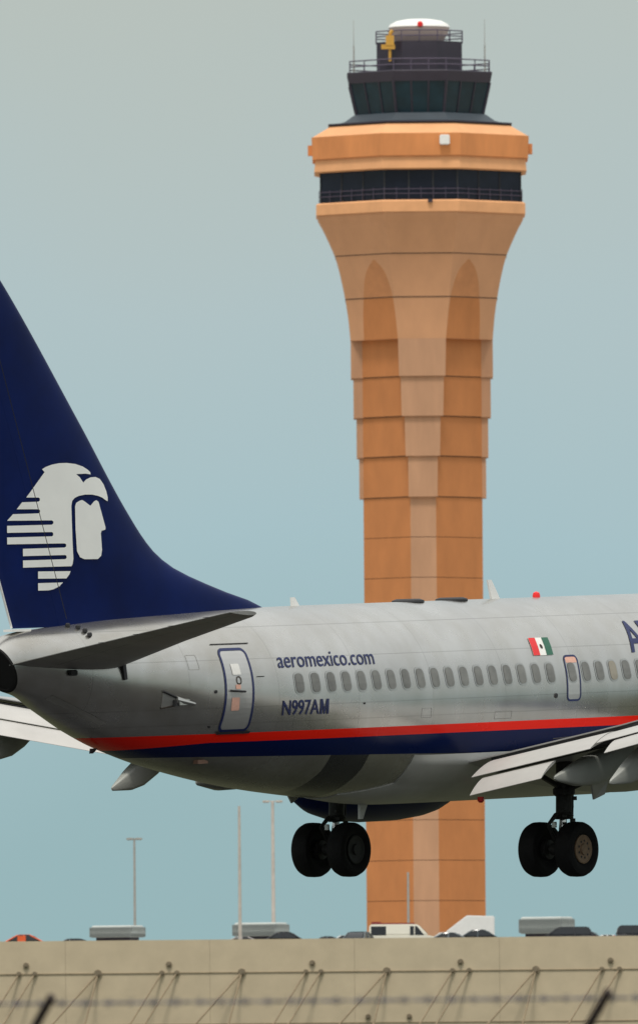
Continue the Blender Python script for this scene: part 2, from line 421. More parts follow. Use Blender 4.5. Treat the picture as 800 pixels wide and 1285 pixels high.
# ------------------------------------------------------------------ parking garage with rooftop, about 1.3 km away
GS = 17.0; GY = 1294.0; SLOPE = -.12
def gx(px, py=1180): return (px - 400 - (py - 642.5) * math.tan(rad(.45))) / GS
def gz(px, py): return 1.7 + (1400 - (px - 400) * math.tan(rad(.45)) - py) / GS
GTOP = gz(400, 1178.5)
garage = thing('parking_garage', 'long cream concrete parking garage wall with bolted joints and diagonal rods across the bottom', 'parking garage', (0, GY, 0), (0, 0, math.atan(SLOPE)))
bm = bmesh.new()
for i in range(-7, 8): box(bm, (i * 10.75 - 3, .2, GTOP / 2 + 1.35), (10.735, .4, GTOP - 2.7))
obj('parapet_wall', bm, 'concrete', garage)
bm = bmesh.new(); box(bm, (-3, .2, 1.3), (150, .38, 2.6)); obj('base_wall', bm, 'concrete', garage)
bm = bmesh.new(); box(bm, (-3, 35.4, GTOP - 1.15), (150, 70, .3)); obj('roof_deck', bm, 'deck', garage)
bm = bmesh.new(); box(bm, (-3, 70.5, (GTOP - .1) / 2), (150, .4, GTOP - .1)); 
for s in (-1, 1): box(bm, (-3 + s * 74.8, 35.4, (GTOP - .1) / 2), (.4, 69, GTOP - .12))
obj('rear_wall', bm, 'concrete', garage)
zs = gz(400, 1220)
bm = bmesh.new(); box(bm, (-3, -.03, zs), (150, .06, .07)); obj('joint_rail', bm, 'rod', garage)
def wx(px): return (px - 400) / GS - .35 - (0)
nodes_pair = [(22, 42), (203, 222), (385, 404), (570, 591), (758, 780)]
nodes_one = [122, 304, 487, 675]; dots = [31, 212, 393, 580, 769]
def plate(x, z, r, parent):
    bm = bmesh.new(); tube(bm, (x, 0.0, z), (x, -.14, z), r, seg=8); tube(bm, (x, -.1, z), (x, -.3, z), r * .45, seg=8); return obj('anchor_plate', bm, 'node', parent)
def rodp(x0, x1, parent):
    bm = bmesh.new(); tube(bm, (x0, -.12, zs), (x1, -2.6, zs - 5.4), .075, seg=6); return obj('brace_rod', bm, 'rod', parent)
for a, b_ in nodes_pair:
    for p in (a, b_): plate(wx(p), zs, .2, garage); rodp(wx(p), wx(p) - 3.1, garage)
for p in nodes_one:
    plate(wx(p), zs, .3, garage); rodp(wx(p), wx(p) - 4.6, garage); rodp(wx(p), wx(p) - 1.1, garage)
for p in dots: plate(wx(p), gz(400, 1209), .22, garage)
for p in (463, 515): plate(wx(p), gz(400, 1277), .2, garage)
bm = bmesh.new(); box(bm, (-3, -.02, gz(400, 1284.5)), (150, .05, .08)); obj('lower_joint', bm, 'rod', garage)
DECK = GTOP - 1.0
def on_deck(px, dy): # point on the roof deck seen at px, dy metres behind the wall
    x = (px - 400) / GS - .65; s = (GY + dy) / GY
    return (x * s, GY + SLOPE * x + dy, DECK)

# ribbed roof ventilators
def ventilator(label, px, dy, wpx, top):
    t = thing('roof_ventilator', label, 'ventilator', on_deck(px + 6, dy), (0, 0, rad(-28)), 'ribbed grey ventilators on the garage roof')
    L = wpx / GS * .80; W = 2.2; H = (1178 - top) / GS + 1.2
    bm = bmesh.new(); box(bm, (0, 0, .67), (L * .78, W * .7, 1.34)); obj('base', bm, 'dark', t)
    bm = bmesh.new(); z0, z1 = 1.3, H
    n = 22; sec = []
    lp0, lp1, lp2 = [], [], []
    def rect(l, w_, z): return [(-l / 2, -w_ / 2, z), (l / 2, -w_ / 2, z), (l / 2, w_ / 2, z), (-l / 2, w_ / 2, z)]
    loft(bm, [rect(L * .92, W * .9, z0), rect(L, W, z0 + (z1 - z0) * .35), rect(L * .93, W * .88, z1 - .08), rect(L * .88, W * .8, z1)])
    for k in range(n):
        x = -L / 2 + L * (k + .5) / n
        for s in (-1, 1): box(bm, (x, s * (W / 2 - .01), (z0 + z1) / 2 - .05), (.08, .14, (z1 - z0) * .8), mi=1)
    for k in range(8):
        y = -W / 2 + W * (k + .5) / 8
        for s in (-1, 1): box(bm, (s * (L / 2 - .03), y, (z0 + z1) / 2 - .05), (.08, .07, (z1 - z0) * .8), mi=1)
    obj('ribbed_hood', bm, ['louvre', 'ribdark'], t)
ventilator('ribbed grey roof ventilator between the orange-red car and the light pole', 148, 9, 76, 1161)
ventilator('ribbed grey roof ventilator behind the brown pole and the dark sedan', 328, 9, 78, 1159)
ventilator('ribbed grey roof ventilator right of the tower beside the dark rounded car', 686, 9, 76, 1155)

# cars: lofted body with greenhouse, wheels, lamps
def car(label, px, dy, paint, heading=90, L=4.5, H=1.45, kind='sedan', roof_bar=False, lamp='lamp_red', group='cars parked on the garage roof', roofpaint=None, cat='car'):
    t = thing('parked_car' if cat == 'car' else cat.replace(' ', '_'), label, cat, on_deck(px, dy), (0, 0, rad(heading)), group)
    W = 1.78 if kind != 'van' else 1.95
    hb = H * .60 if kind != 'van' else H * .52
    # body side profile x, z
    if kind == 'van': prof = [(-.5, .25), (-.5, .52), (-.49, .62), (.32, .62), (.45, .55), (.5, .45), (.5, .25)]
    else: prof = [(-.5, .28), (-.5, .55), (-.47, .62), (-.28, .645), (.18, .64), (.42, .56), (.5, .45), (.5, .25)]
    bm = bmesh.new()
    def ins(s, z): return W / 2 * (1 - .06 * max(0, (z - .4) / .3)) * s
    lps = []
    for s in (-1, 1): lps.append([(x * L, ins(s, z), z * H) for x, z in prof])
    loft(bm, lps); bmesh.ops.bevel(bm, geom=[e for e in bm.edges], offset=.05, segments=2, affect='EDGES', clamp_overlap=True)
    obj('body', bm, paint, t, 35)
    if kind == 'van': gh = [(-.49, .62), (-.475, .96), (-.46, 1.0), (.18, 1.0), (.22, .98), (.36, .62)]
    elif kind == 'suv': gh = [(-.47, .63), (-.44, .95), (-.40, 1.0), (.06, 1.0), (.10, .98), (.26, .63)]
    else: gh = [(-.38, .64), (-.22, .96), (-.17, 1.0), (.02, 1.0), (.07, .98), (.24, .64)]
    bm = bmesh.new(); lps = []
    for s in (-1, 1): lps.append([(x * L, W / 2 * (.93 - .20 * (z - .62) / .38 * (0.5 if kind == 'van' else 1)) * s, z * H) for x, z in gh])
    loft(bm, lps); bmesh.ops.bevel(bm, geom=[e for e in bm.edges], offset=.15 if kind != 'van' else .06, segments=4, affect='EDGES', clamp_overlap=True)
    cab_ = obj('cabin', bm, 'carglass' if kind != 'van' else paint, t, 35)
    # roof panel and pillars / van windows
    bm = bmesh.new()
    xr0, xr1 = gh[2][0] * L, gh[3][0] * L
    wr = W * (.93 - .20 * (0.5 if kind == 'van' else 1))
    box(bm, ((xr0 + xr1) / 2, 0, H + .002), (xr1 - xr0 - .1, wr - .22, .035)); bmesh.ops.bevel(bm, geom=bm.edges[:], offset=.015, segments=2, affect='EDGES')
    if kind != 'van':
        for s in (-1, 1):
            for xa, xb in ((gh[0][0], gh[2][0]), (gh[5][0], gh[3][0]), ((gh[2][0] + gh[3][0]) / 2 - .02, (gh[2][0] + gh[3][0]) / 2)):
                tube(bm, (xa * L, s * W / 2 * .93, H * .64), (xb * L, s * W / 2 * .735, H * .985), .045, seg=6)
    obj('roof', bm, roofpaint or paint, t)
    if kind == 'van':
        for s in (-1, 1):
            for xa, xb in ((-.455, -.24), (.10, .155), (.17, .30)):
                bm = bmesh.new()
                def pt(x, z): return (x * L, s * (W / 2 * (.93 - .10 * (z - .62) / .38) + .012), z * H)
                top = .93; sh = .10 if xb > .29 else 0
                lp = [pt(xa, .61), pt(xb, .61), pt(xb - sh, top), pt(xa, top)]
                loft(bm, [lp, [(x, y - s * .03, z) for x, y, z in lp]]); obj('side_window', bm, 'carglass', cab_)
        bm = bmesh.new(); lp = [(.352 * L, -.8, .66 * H), (.352 * L, .8, .66 * H), (.232 * L, .75, .96 * H), (.232 * L, -.75, .96 * H)]
        loft(bm, [lp, [(x - .06, y, z - .01) for x, y, z in lp]]); obj('windshield', bm, 'carglass', cab_)
        bm = bmesh.new()
        for s in (-1, 1): box(bm, (-.14 * L, s * .7, H + .07), (L * .62, .05, .07))
        for k in range(4): box(bm, ((-.40 + k * .17) * L, 0, H + .07), (.06, 1.4, .05))
        box(bm, (-.38 * L, 0, H + .13), (.7, 1.2, .12))
        obj('roof_rack', bm, mat('dark_red_rack', (.25, .03, .03), .6), t)
    for sx in (-.32, .32):
        for s in (-1, 1):
            bm = bmesh.new(); tube(bm, (sx * L, s * (W / 2 - .2), .32), (sx * L, s * (W / 2 + .01), .32), .32, seg=18); wv = obj('wheel', bm, 'rubber', t, 35)
            bm = bmesh.new(); tube(bm, (sx * L, s * (W / 2), .32), (sx * L, s * (W / 2 + .03), .32), .2, seg=14); obj('rim', bm, 'galv', wv, 35)
    for s in (-1, 1):
        bm = bmesh.new(); box(bm, (-.5 * L - .01, s * .68, .60 * H if kind == 'van' else .56 * H), (.06, .26, .14)); obj('tail_lamp', bm, lamp, t)
        bm = bmesh.new(); box(bm, (.49 * L, s * .66, .46 * H), (.08, .3, .12)); obj('headlight', bm, 'galv', t)
    return t
P_red = carpaint('orange_red_paint', (.85, .13, .03)); P_black = carpaint('black_paint', (.02, .02, .024)); P_white = carpaint('white_car_paint', (.75, .75, .72))
P_cream = carpaint('cream_van_paint', (.78, .74, .62)); P_grey = carpaint('grey_blue_paint', (.16, .19, .21)); P_slate = carpaint('slate_paint', (.07, .09, .10)); P_teal = carpaint('teal_grey_paint', (.22, .30, .32)); P_maroon = carpaint('silver_maroon_paint', (.45, .42, .41))
rc = car('orange-red low car at the far left of the garage roof', 42, 4, P_red, 0, L=4.6, H=1.52, roofpaint=P_red)
for s in (-1, 1):
    bm = bmesh.new(); box(bm, (-.5, s * .80, 1.15), (.62, .06, .60)); obj('side_panel', bm, P_red, rc)
car('grey-green rounded car cut off by the left edge of the photo', -18, 5, P_slate, 10, H=1.75, kind='suv')
car('very low dark car beside the left ribbed ventilator, barely above the wall', 105, 3, P_black, 5, H=1.18)
car('dark sedan with curved roofline beside the middle ribbed ventilator', 368, 4, P_black, 2, L=4.3, H=1.55)
car('pale silver car almost hidden under the middle ribbed ventilator', 316, 3, P_maroon, 0, L=4.2, H=1.22)
car('dark low car behind the wall just left of the tower base', 422, 4, P_slate, 0, L=3.6, H=1.19)
car('white low car just left of the cream van', 444, 6, P_white, 0, L=3.4, H=1.27)
car('small dark rounded car tucked against the rear of the cream van', 458, 3, P_slate, 70, L=3.8, H=1.50)
car('cream white van with dark windows and red roof rack parked before the tower', 512, 6, P_cream, 0, L=5.2, H=2.06, kind='van', cat='van')
car('grey-blue car in front of the white sloped truck body', 575, 3, P_grey, 0, L=4.4, H=1.38)
car('dark sedan right of the white sloped truck body', 612, 5, P_slate, 0, L=4.4, H=1.60)
car('dark rounded car overlapping the right ribbed ventilator', 712, 3, P_black, 180, L=4.6, H=1.72, kind='suv')
car('small teal-grey car right of the dark rounded car', 748, 5, P_teal, 0, L=3.4, H=1.38)
car('low white car near the right edge, only its roof showing', 772, 7, P_white, 0, L=3.6, H=1.15)
car('dark car cut off by the right edge of the photo', 812, 4, P_black, 0, L=4.2, H=1.80, kind='suv')
# white truck body with sloping front
t = thing('box_truck', 'white truck with a sloped white box body standing before the tower', 'truck', on_deck(598, 10), (0, 0, rad(180)))
bm = bmesh.new(); lp = [(-1.7, .9), (-1.7, 2.65), (.35, 2.72), (1.9, 1.55), (1.9, .9)]
loft(bm, [[(x, s * 1.05, z) for x, z in lp] for s in (-1, 1)]); bmesh.ops.bevel(bm, geom=bm.edges[:], offset=.06, segments=2, affect='EDGES'); obj('cargo_box', bm, 'white', t, 35)
bm = bmesh.new(); lp = [(1.92, .5), (1.92, 1.5), (2.4, 1.45), (3.1, .95), (3.3, .5)]
loft(bm, [[(x, s * .95, z) for x, z in lp] for s in (-1, 1)]); obj('cab', bm, 'white', t)
bm = bmesh.new(); box(bm, (.8, 0, .6), (5, 1.2, .2)); obj('chassis', bm, 'dark', t)
for sx in (-1, 2.5):
    for s in (-1, 1):
        bm = bmesh.new(); tube(bm, (sx, s * .75, .38), (sx, s * 1.02, .38), .38, seg=18); obj('wheel', bm, 'rubber', t, 35)

# light poles
def pole(label, px, dy, top, r, m, arms, zbase=None, cat='light pole'):
    x, y, z = on_deck(px, dy)
    if zbase is not None: z = zbase
    s = GY / y
    ht = 1.7 + (1400 - (px - 400) * math.tan(rad(.45)) - top) / (GS * s) - z
    # correct the lean of the photo: pixel column was measured near the base
    t = thing('light_pole', label, cat, (x, y, z))
    bm = bmesh.new(); tube(bm, (0, 0, 0), (0, 0, ht), r, r * .7, 10); obj('pole', bm, m, t, 40)
    bm = bmesh.new(); tube(bm, (0, 0, 0), (0, 0, .25), r * 2, seg=10); obj('base_plate', bm, 'galv', t)
    if arms:
        bm = bmesh.new(); box(bm, (0, 0, ht), (arms, .08, .08)); obj('cross_arm', bm, m, t)
        for sx in (-1, 1):
            bm = bmesh.new(); box(bm, (sx * arms / 2, 0, ht - .02), (.55, .35, .18)); bmesh.ops.bevel(bm, geom=bm.edges[:], offset=.05, segments=2, affect='EDGES'); obj('lamp_head', bm, m, t)
    return t
pole('slim pale light pole with dark lamp head, standing over the left ribbed ventilator', 176, 62, 1053, .12, 'galv', .7)
pole('thin brown light pole in front of the middle ribbed ventilator', 308, 1.2, 1012, .14, 'brownpole', 0)
pole('thicker tan light pole with short cross arm right of the thin brown one', 350, 30, 1006, .17, 'brownpole', 1.0)
pole('short pale light pole standing before the tower shaft', 519, 66, 1095, .12, 'galv', 0)

# ------------------------------------------------------------------ near perimeter fence (out of focus)
FD = 85.0; FS = 22000 / FD; PH = rad(33)
fence = thing('security_fence', 'out of focus barbed wire fence top with dark slanted arms along the bottom edge', 'fence', (0, FD, 0))
def fpt(px): # x on the fence line seen at px
    X = (px - 400 - 4.5) / FS; return X, -X * 0.25
zt = 1.7 + (1400 - 1258) / FS + .005
sp = 698 / FS
x0 = fpt(58)[0]
for i in range(-3, 5):
    X = x0 + i * sp; Yv = X * -.25
    bx_, bz_ = X - .22, zt - .36
    by_ = Yv + .25
    bm = bmesh.new(); tube(bm, (bx_, by_, 0), (bx_, by_, bz_), .038, seg=10); obj('post', bm, 'galv', fence, 40)
    bm = bmesh.new(); tube(bm, (bx_, by_, bz_ - .02), (X + .022, Yv - .02, zt + .035), .022, seg=8); obj('arm', bm, 'fencearm', fence, 40)
def strand(off, z):
    bm = bmesh.new(); n = 320; a = Vector((x0 - 3.2 * sp + off[0], (x0 - 3.2 * sp) * -.25 + off[1], z)); b_ = Vector((x0 + 4.2 * sp + off[0], (x0 + 4.2 * sp) * -.25 + off[1], z))
    for ph in (0, math.pi):
        prev = None
        for k in range(n + 1):
            p = a.lerp(b_, k / n) + Vector((0, .005 * math.cos(k * 1.3 + ph), .005 * math.sin(k * 1.3 + ph)))
            if prev is not None: tube(bm, prev, p, .0032, seg=4, caps=False)
            prev = p
    for k in range(180):
        p = a.lerp(b_, (k + .5) / 180)
        for s in (-1, 1): tube(bm, p + Vector((-.012, 0, -.022 * s)), p + Vector((.012, 0, .022 * s)), .0025, seg=4)
    obj('barbed_wire', bm, 'wire', fence)
strand((0, 0), zt); strand((-.11, .125), zt - .18)
bm = bmesh.new(); tube(bm, (x0 - 3.2 * sp - .22, (x0 - 3.2 * sp) * -.25 + .25, zt - .45), (x0 + 4.2 * sp - .22, (x0 + 4.2 * sp) * -.25 + .25, zt - .45), .02, seg=8); obj('top_rail', bm, 'galv', fence)
bm = bmesh.new()
for k in range(150):
    u0 = -3.2 + 7.4 * k / 150
    for s in (-1, 1):
        u1 = u0 + s * .6
        tube(bm, (x0 + u0 * sp - .22, (x0 + u0 * sp) * -.25 + .25 + .004 * s, .05), (x0 + u1 * sp - .22, (x0 + u1 * sp) * -.25 + .25 + .004 * s, zt - .47), .002, seg=3, caps=False)
obj('chain_link', bm, 'galv', fence)

# ------------------------------------------------------------------ the airliner (x forward, y left, z up, origin over the main gear)
YAW, PIT, ROL = 0.94308, 0.0396, 0.00697
f_ = Vector((math.cos(YAW) * math.cos(PIT), math.sin(YAW) * math.cos(PIT), math.sin(PIT)))
l0 = Vector((-math.sin(YAW), math.cos(YAW), 0)); u0_ = f_.cross(l0)
l_ = l0 * math.cos(ROL) + u0_ * math.sin(ROL); u_ = u0_ * math.cos(ROL) - l0 * math.sin(ROL)
plane = thing('airliner', 'silver passenger jet with navy tail, white eagle emblem, red stripe and lowered wheels', 'airplane')
plane.matrix_world = Matrix.Translation((2.45422, 359.26382, 10.23222)) @ Matrix((f_, l_, u_)).transposed().to_4x4()

FT = [  # x, bottom, top, half width
    (-15.0, .47, 1.42, .42), (-14.6, .38, 1.60, .50), (-13.93, .17, 1.70, .66), (-12.37, -.47, 1.80, .99), (-11.5, -.76, 1.85, 1.18), (-10, -1.14, 1.90, 1.45),
    (-7.72, -1.56, 1.965, 1.74), (-6.2, -1.76, 1.99, 1.84), (-4.3, -1.93, 2.0, 1.88), (-2.4, -2.0, 2.0, 1.88), (9, -2.0, 2.0, 1.88), (11.5, -1.95, 1.95, 1.86), (13.5, -1.85, 1.6, 1.68), (15.2, -1.55, .85, 1.25), (16.3, -1.15, .2, .72), (16.75, -.7, -.25, .15)]
def sect(x, k=72, off=0.):
    zb, zt_, hw = (lerp_tab(FT, x, i) for i in (1, 2, 3))
    cz = (zb + zt_) / 2; hh = (zt_ - zb) / 2
    sh = max(0, min(1, (-13.6 - x) / 1.4)) * .55
    return [(x - sh * hh * math.cos(2 * math.pi * j / k), (hw + off) * math.sin(2 * math.pi * j / k), cz + (hh + off) * math.cos(2 * math.pi * j / k)) for j in range(k)]
bm = bmesh.new(); xs = []
x = -15.0
while x < 16.75: xs.append(x); x += .22
xs.append(16.75)
loft(bm, [sect(x) for x in xs])
bmesh.ops.delete(bm, geom=[f for f in bm.faces if len(f.verts) > 10 and f.calc_center_median().x < -14], context='FACES_ONLY')
bmesh.ops.recalc_face_normals(bm, faces=bm.faces)
fbvh = BVHTree.FromBMesh(bm)
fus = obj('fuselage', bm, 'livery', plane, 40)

def stick(bvh, side=-1, off=.012):
    def f(x, z):
        h = bvh.ray_cast(Vector((x, side * 12, z)), Vector((0, -side, 0)))
        if h[0] is None: return Vector((x, side * .3, z))
        return h[0] + h[1] * off * (1 if h[1].y * side > 0 else -1)
    return f
FS_ = stick(fbvh)
def decal(name, polys, m, parent, proj, grid=.12, thick=0, label=None, tri=True):
    """polys: list of 2D (x,z) outlines filled, cut on a grid and laid on the surface"""
    bm = bmesh.new()
    for p in polys:
        vs_ = [bm.verts.new((x, 0, z)) for x, z in p]; bm.faces.new(vs_)
    bm.normal_update()
    if tri: bmesh.ops.triangulate(bm, faces=bm.faces[:])
    return decal_bm(name, bm, m, parent, proj, grid, label)
def decal_bm(name, bm, m, parent, proj, grid, label=None):
    zs_ = [v.co.z for v in bm.verts]; xs_ = [v.co.x for v in bm.verts]
    z = math.floor(min(zs_) / grid) * grid
    while z < max(zs_):
        bmesh.ops.bisect_plane(bm, geom=bm.verts[:] + bm.edges[:] + bm.faces[:], plane_co=(0, 0, z), plane_no=(0, 0, 1)); z += grid
    g2 = grid * 4; x = math.floor(min(xs_) / g2) * g2
    while x < max(xs_):
        bmesh.ops.bisect_plane(bm, geom=bm.verts[:] + bm.edges[:] + bm.faces[:], plane_co=(x, 0, 0), plane_no=(1, 0, 0)); x += g2
    for v in bm.verts: v.co = proj(v.co.x, v.co.z)
    o = obj(name, bm, m, parent, label=label)
    return o
def rrect(cx, cz, w_, h, r, n=5, lean=0.):
    pts = []
    for sx, sz, a0 in ((1, 1, 0), (-1, 1, 90), (-1, -1, 180), (1, -1, 270)):
        for k in range(n + 1):
            a = rad(a0 + 90 * k / n); pts.append((cx + sx * (w_ / 2 - r) + r * math.cos(a), cz + sz * (h / 2 - r) + r * math.sin(a)))
    return [(x + lean * (z - cz), z) for x, z in pts]
def ring_decal(name, cx, cz, w_, h, r, t, m, parent, proj, grid=.1, label=None, lean=0.):
    a, b_ = rrect(cx, cz, w_, h, r, 6, lean), rrect(cx, cz, w_ - 2 * t, h - 2 * t, max(r - t, .01), 6, lean)
    bm = bmesh.new(); va = [bm.verts.new((x, 0, z)) for x, z in a]; vb = [bm.verts.new((x, 0, z)) for x, z in b_]
    for i in range(len(a)):
        j = (i + 1) % len(a); bm.faces.new((va[i], va[j], vb[j], vb[i]))
    return decal_bm(name, bm, m, parent, proj, grid, label)
def text_decal(name, s, x0, x1, z0, z1, m, parent, proj, shear=0., bold=0., grid=.1):
    cu = bpy.data.curves.new(name, 'FONT'); cu.body = s; cu.size = 1; cu.resolution_u = 4; cu.offset = bold; cu.shear = 0
    tmp = bpy.data.objects.new('tmp', cu); SC.collection.objects.link(tmp)
    bpy.context.view_layer.update()
    me = bpy.data.meshes.new_from_object(tmp.evaluated_get(bpy.context.evaluated_depsgraph_get()))
    bpy.data.objects.remove(tmp); bpy.data.curves.remove(cu)
    bm = bmesh.new(); bm.from_mesh(me); bpy.data.meshes.remove(me)
    X = [v.co.x for v in bm.verts]; Yv = [v.co.y for v in bm.verts]
    ax, bx, ay, by = min(X), max(X), min(Yv), max(Yv)
    for v in bm.verts:
        u, t_ = (v.co.x - ax) / (bx - ax), (v.co.y - ay) / (by - ay)
        v.co = Vector((x0 + u * (x1 - x0) + shear * t_ * (z1 - z0), 0, z0 + t_ * (z1 - z0)))
    bm.normal_update(); bmesh.ops.triangulate(bm, faces=bm.faces[:])
    return decal_bm(name, bm, m, parent, proj, grid)

# cabin windows
def window(x, z=.459, m='pane'):
    fr = decal('window', [rrect(x, z, .33, .46, .13)], 'frame', plane, stick(fbvh, -1, .006), .08)
    decal('pane', [rrect(x + .004, z, .25, .39, .10)], m, fr, stick(fbvh, -1, .013), .08)
for i in range(17): window(-7.302 + .508 * i)
XW = [1.336, 2.10, 2.61, 3.09, 3.57, 4.05, 4.55, 5.05, 5.56, 6.07]
for i, x in enumerate(XW): window(x, m='pane_shade' if i == 4 else 'pane')
# doors
def door(name, cx, cz, w_, h, r, t, ln=.05):
    d = decal(name, [rrect(cx, cz, w_ - .01, h - .01, r, 5, ln)], M['doorskin'], plane, stick(fbvh, -1, .004), .1)
    ring_decal('door_outline', cx, cz, w_, h, r, t, 'navy_decal', d, stick(fbvh, -1, .010), lean=ln)
    return d
M['doorskin'] = mat('door_skin', (.52, .515, .50), .32, .6, noise=.12, nscale=1)
SD = door('service_door', -9.10, .37, .84, 1.68, .15, .055)
def on(x, z, o): return stick(fbvh, -1, o)(x, z)
def patch_(name, cx, cz, w_, h, m, par, off=.014): return decal(name, [rrect(cx, cz, w_, h, .015, 2)], m, par, stick(fbvh, -1, off), .1)
patch_('placard', -9.13, .78, .24, .22, 'placard_w', SD)
patch_('placard', -9.14, .43, .14, .09, 'placard_p', SD)
patch_('placard', -9.22, .09, .22, .26, 'placard_p', SD)
ring_decal('porthole', -9.10, .56, .15, .17, .07, .025, 'burnt', SD, stick(fbvh, -1, .012), .05)
bm = bmesh.new(); tube(bm, on(-9.38, .36, .03), on(-8.98, .33, .05), .022, seg=6); obj('handle', bm, 'seam', SD)
OD = door('overwing_exit', 2.12, .335, .50, .95, .12, .04, .10)
patch_('placard', 2.16, .715, .38, .13, 'placard_p', OD, .008)
patch_('drip_strip', -9.0, 1.29, 1.15, .018, 'seam', plane)
patch_('hinge_line', -8.45, .62, .22, .015, 'seam', plane); patch_('door_sill', -9.12, -.475, .9, .05, 'seam', plane, .03)
for (x, z, r) in ((-9.78, .35, .035), (1.44, -.01, .05), (-9.81, -.35, .025), (-5.25, .0, .02)):
    bm = bmesh.new(); tube(bm, on(x, z, -.01), on(x, z, .02), r, seg=10); obj('drain_port', bm, 'seam', plane)
for x, z, w_, h in ((-7.2, -.33, .5, .22), (-3.1, -.25, .34, .20), (-.4, -.36, .6, .16), (-10.3, .95, .3, .3), (3.2, -.3, .4, .2)):
    ring_decal('access_panel', x, z, w_, h, .03, .009, 'stab', plane, stick(fbvh, -1, .005))
# lettering, registration, flag
text_decal('website_lettering', 'aeromexico.com', -7.85, -4.68, .775, 1.07, 'navy_decal', plane, FS_, bold=.004, shear=.25)
text_decal('registration_lettering', 'N997A', -7.85, -6.72, -.18, .125, 'navy_decal', plane, FS_, shear=.0, bold=.012)
def mpoly(x0, x1, z0, z1, t, sh):
    w_ = x1 - x0; h = z1 - z0
    p = [(0, 0), (t, 0), (t, h * .66), (w_ / 2 - t * .28, 0), (w_ / 2 + t * .28, 0), (w_ - t, h * .66), (w_ - t, 0), (w_, 0), (w_, h), (w_ - t * 1.15, h), (w_ / 2, h * .34), (t * 1.15, h), (0, h)]
    return [(x0 + x + sh * z, z0 + z) for x, z in p]
decal('registration_letter', [mpoly(-6.69, -6.42, -.18, .125, .062, .0)], 'navy_decal', plane, FS_, .1)
text_decal('title_lettering', 'AEROMEXICO', 4.42, 10.4, .80, 1.46, 'navy_decal', plane, FS_, bold=.01)
def quad(x0, x1, z0, z1, sh): return [(x0, z0), (x1, z0), (x1 + sh, z1), (x0 + sh, z1)]
FZ0, FZ1, FX, FSH = .82, 1.18, .91, .08
fl = decal('national_flag', [quad(FX, FX + .70, FZ0, FZ1, FSH)], 'flag_w', plane, FS_, .1)
decal('red_stripe', [quad(FX + .003, FX + .235, FZ0 + .003, FZ1 - .003, FSH)], 'flag_r', fl, stick(fbvh, -1, .018), .1)
decal('green_stripe', [quad(FX + .465, FX + .697, FZ0 + .003, FZ1 - .003, FSH)], 'flag_g', fl, stick(fbvh, -1, .018), .1)
decal('coat_of_arms', [rrect(FX + .39, (FZ0 + FZ1) / 2, .09, .09, .04, 4)], 'burnt', fl, stick(fbvh, -1, .018), .1)

# APU exhaust
bm = bmesh.new(); lps = []
for t, r in ((.02, .985), (-.04, .95), (-.05, .88), (.10, .78), (.30, .6), (.9, .5)):
    lps.append([(-15.0 + t - .55 * .475 * r * math.cos(2 * math.pi * j / 40), .42 * r * math.sin(2 * math.pi * j / 40), .945 + .475 * r * math.cos(2 * math.pi * j / 40)) for j in range(40)])
loft(bm, lps)
ap = obj('apu_exhaust', bm, 'soot', fus, 40)

# vertical fin
FLE = [(1.2, -5.2, 0), (1.99, -6.12, 0), (2.41, -7.69, 0), (2.86, -9.15, 0), (3.22, -9.81, 0), (3.95, -10.58, 0), (5.76, -12.11, 0), (8.65, -14.63, 0), (9.1, -15.1, 0)]
def fle(z):
    if z <= 1.99: return -6.12 + (1.99 - z) * 3.2
    return lerp_tab(FLE, z, 1)
def fte(z): return -14.50 - (z - 1.66) * .397
def hinge(z): return HX0 + (z - 2.6) * HSL
HX0, HSL = -13.38, -.385
def naca(s): return 2.6 * (.2969 * math.sqrt(s) - .126 * s - .3516 * s * s + .2843 * s**3 - .1015 * s**4) / .6 * .6
def fin_half(z, x):
    c = min(fle(z) - fte(z), 5.2); d = fle(z) - x; s = min(max(d / (fle(z) - fte(z)), 0), 1)
    T = .245 - .018 * (z - 2)
    # front (dorsal) starts thin
    return max(T * 5 / 1.5 * (.2969 * math.sqrt(s) - .126 * s - .3516 * s * s + .2843 * s**3 - .1015 * s**4) * 3 * .335 * 2.0, .012)
def fin_mesh(z0, z1, xa, xb, nz=44, nx=26):
    bm = bmesh.new(); lps = []
    for i in range(nz + 1):
        z = z0 + (z1 - z0) * i / nz; a, b_ = xa(z), xb(z); lp = []
        for k in range(nx + 1):
            t = (1 - math.cos(math.pi * k / nx)) / 2; x = a + (b_ - a) * t; lp.append((x, -fin_half(z, x), z))
        for k in range(nx, -1, -1):
            t = (1 - math.cos(math.pi * k / nx)) / 2; x = a + (b_ - a) * t; lp.append((x, fin_half(z, x), z))
        lps.append(lp)
    loft(bm, lps); return bm
bm = fin_mesh(1.45, 9.1, fle, lambda z: hinge(z) + .002); fin = obj('vertical_fin', bm, 'navy', plane, 50)
bm = fin_mesh(1.74, 9.05, lambda z: hinge(z) - .002, fte)
bvf = bm.copy(); bvf.from_mesh(fin.data); bmesh.ops.recalc_face_normals(bvf, faces=bvf.faces); bvf.normal_update(); finbvh = BVHTree.FromBMesh(bvf); bvf.free(); rud = obj('rudder', bm, 'navy', fin, 50)
bm = bmesh.new(); tube(bm, (fte(1.75) - .004, 0, 1.75), (fte(9) - .004, 0, 9), .022, seg=8); obj('trailing_edge_strip', bm, 'white', rud)
bm = bmesh.new(); box(bm, (-14.35, 0, 1.70), (.65, .2, .05)); obj('rudder_foot', bm, 'white', fin)
finp = stick(finbvh, -1, .012)
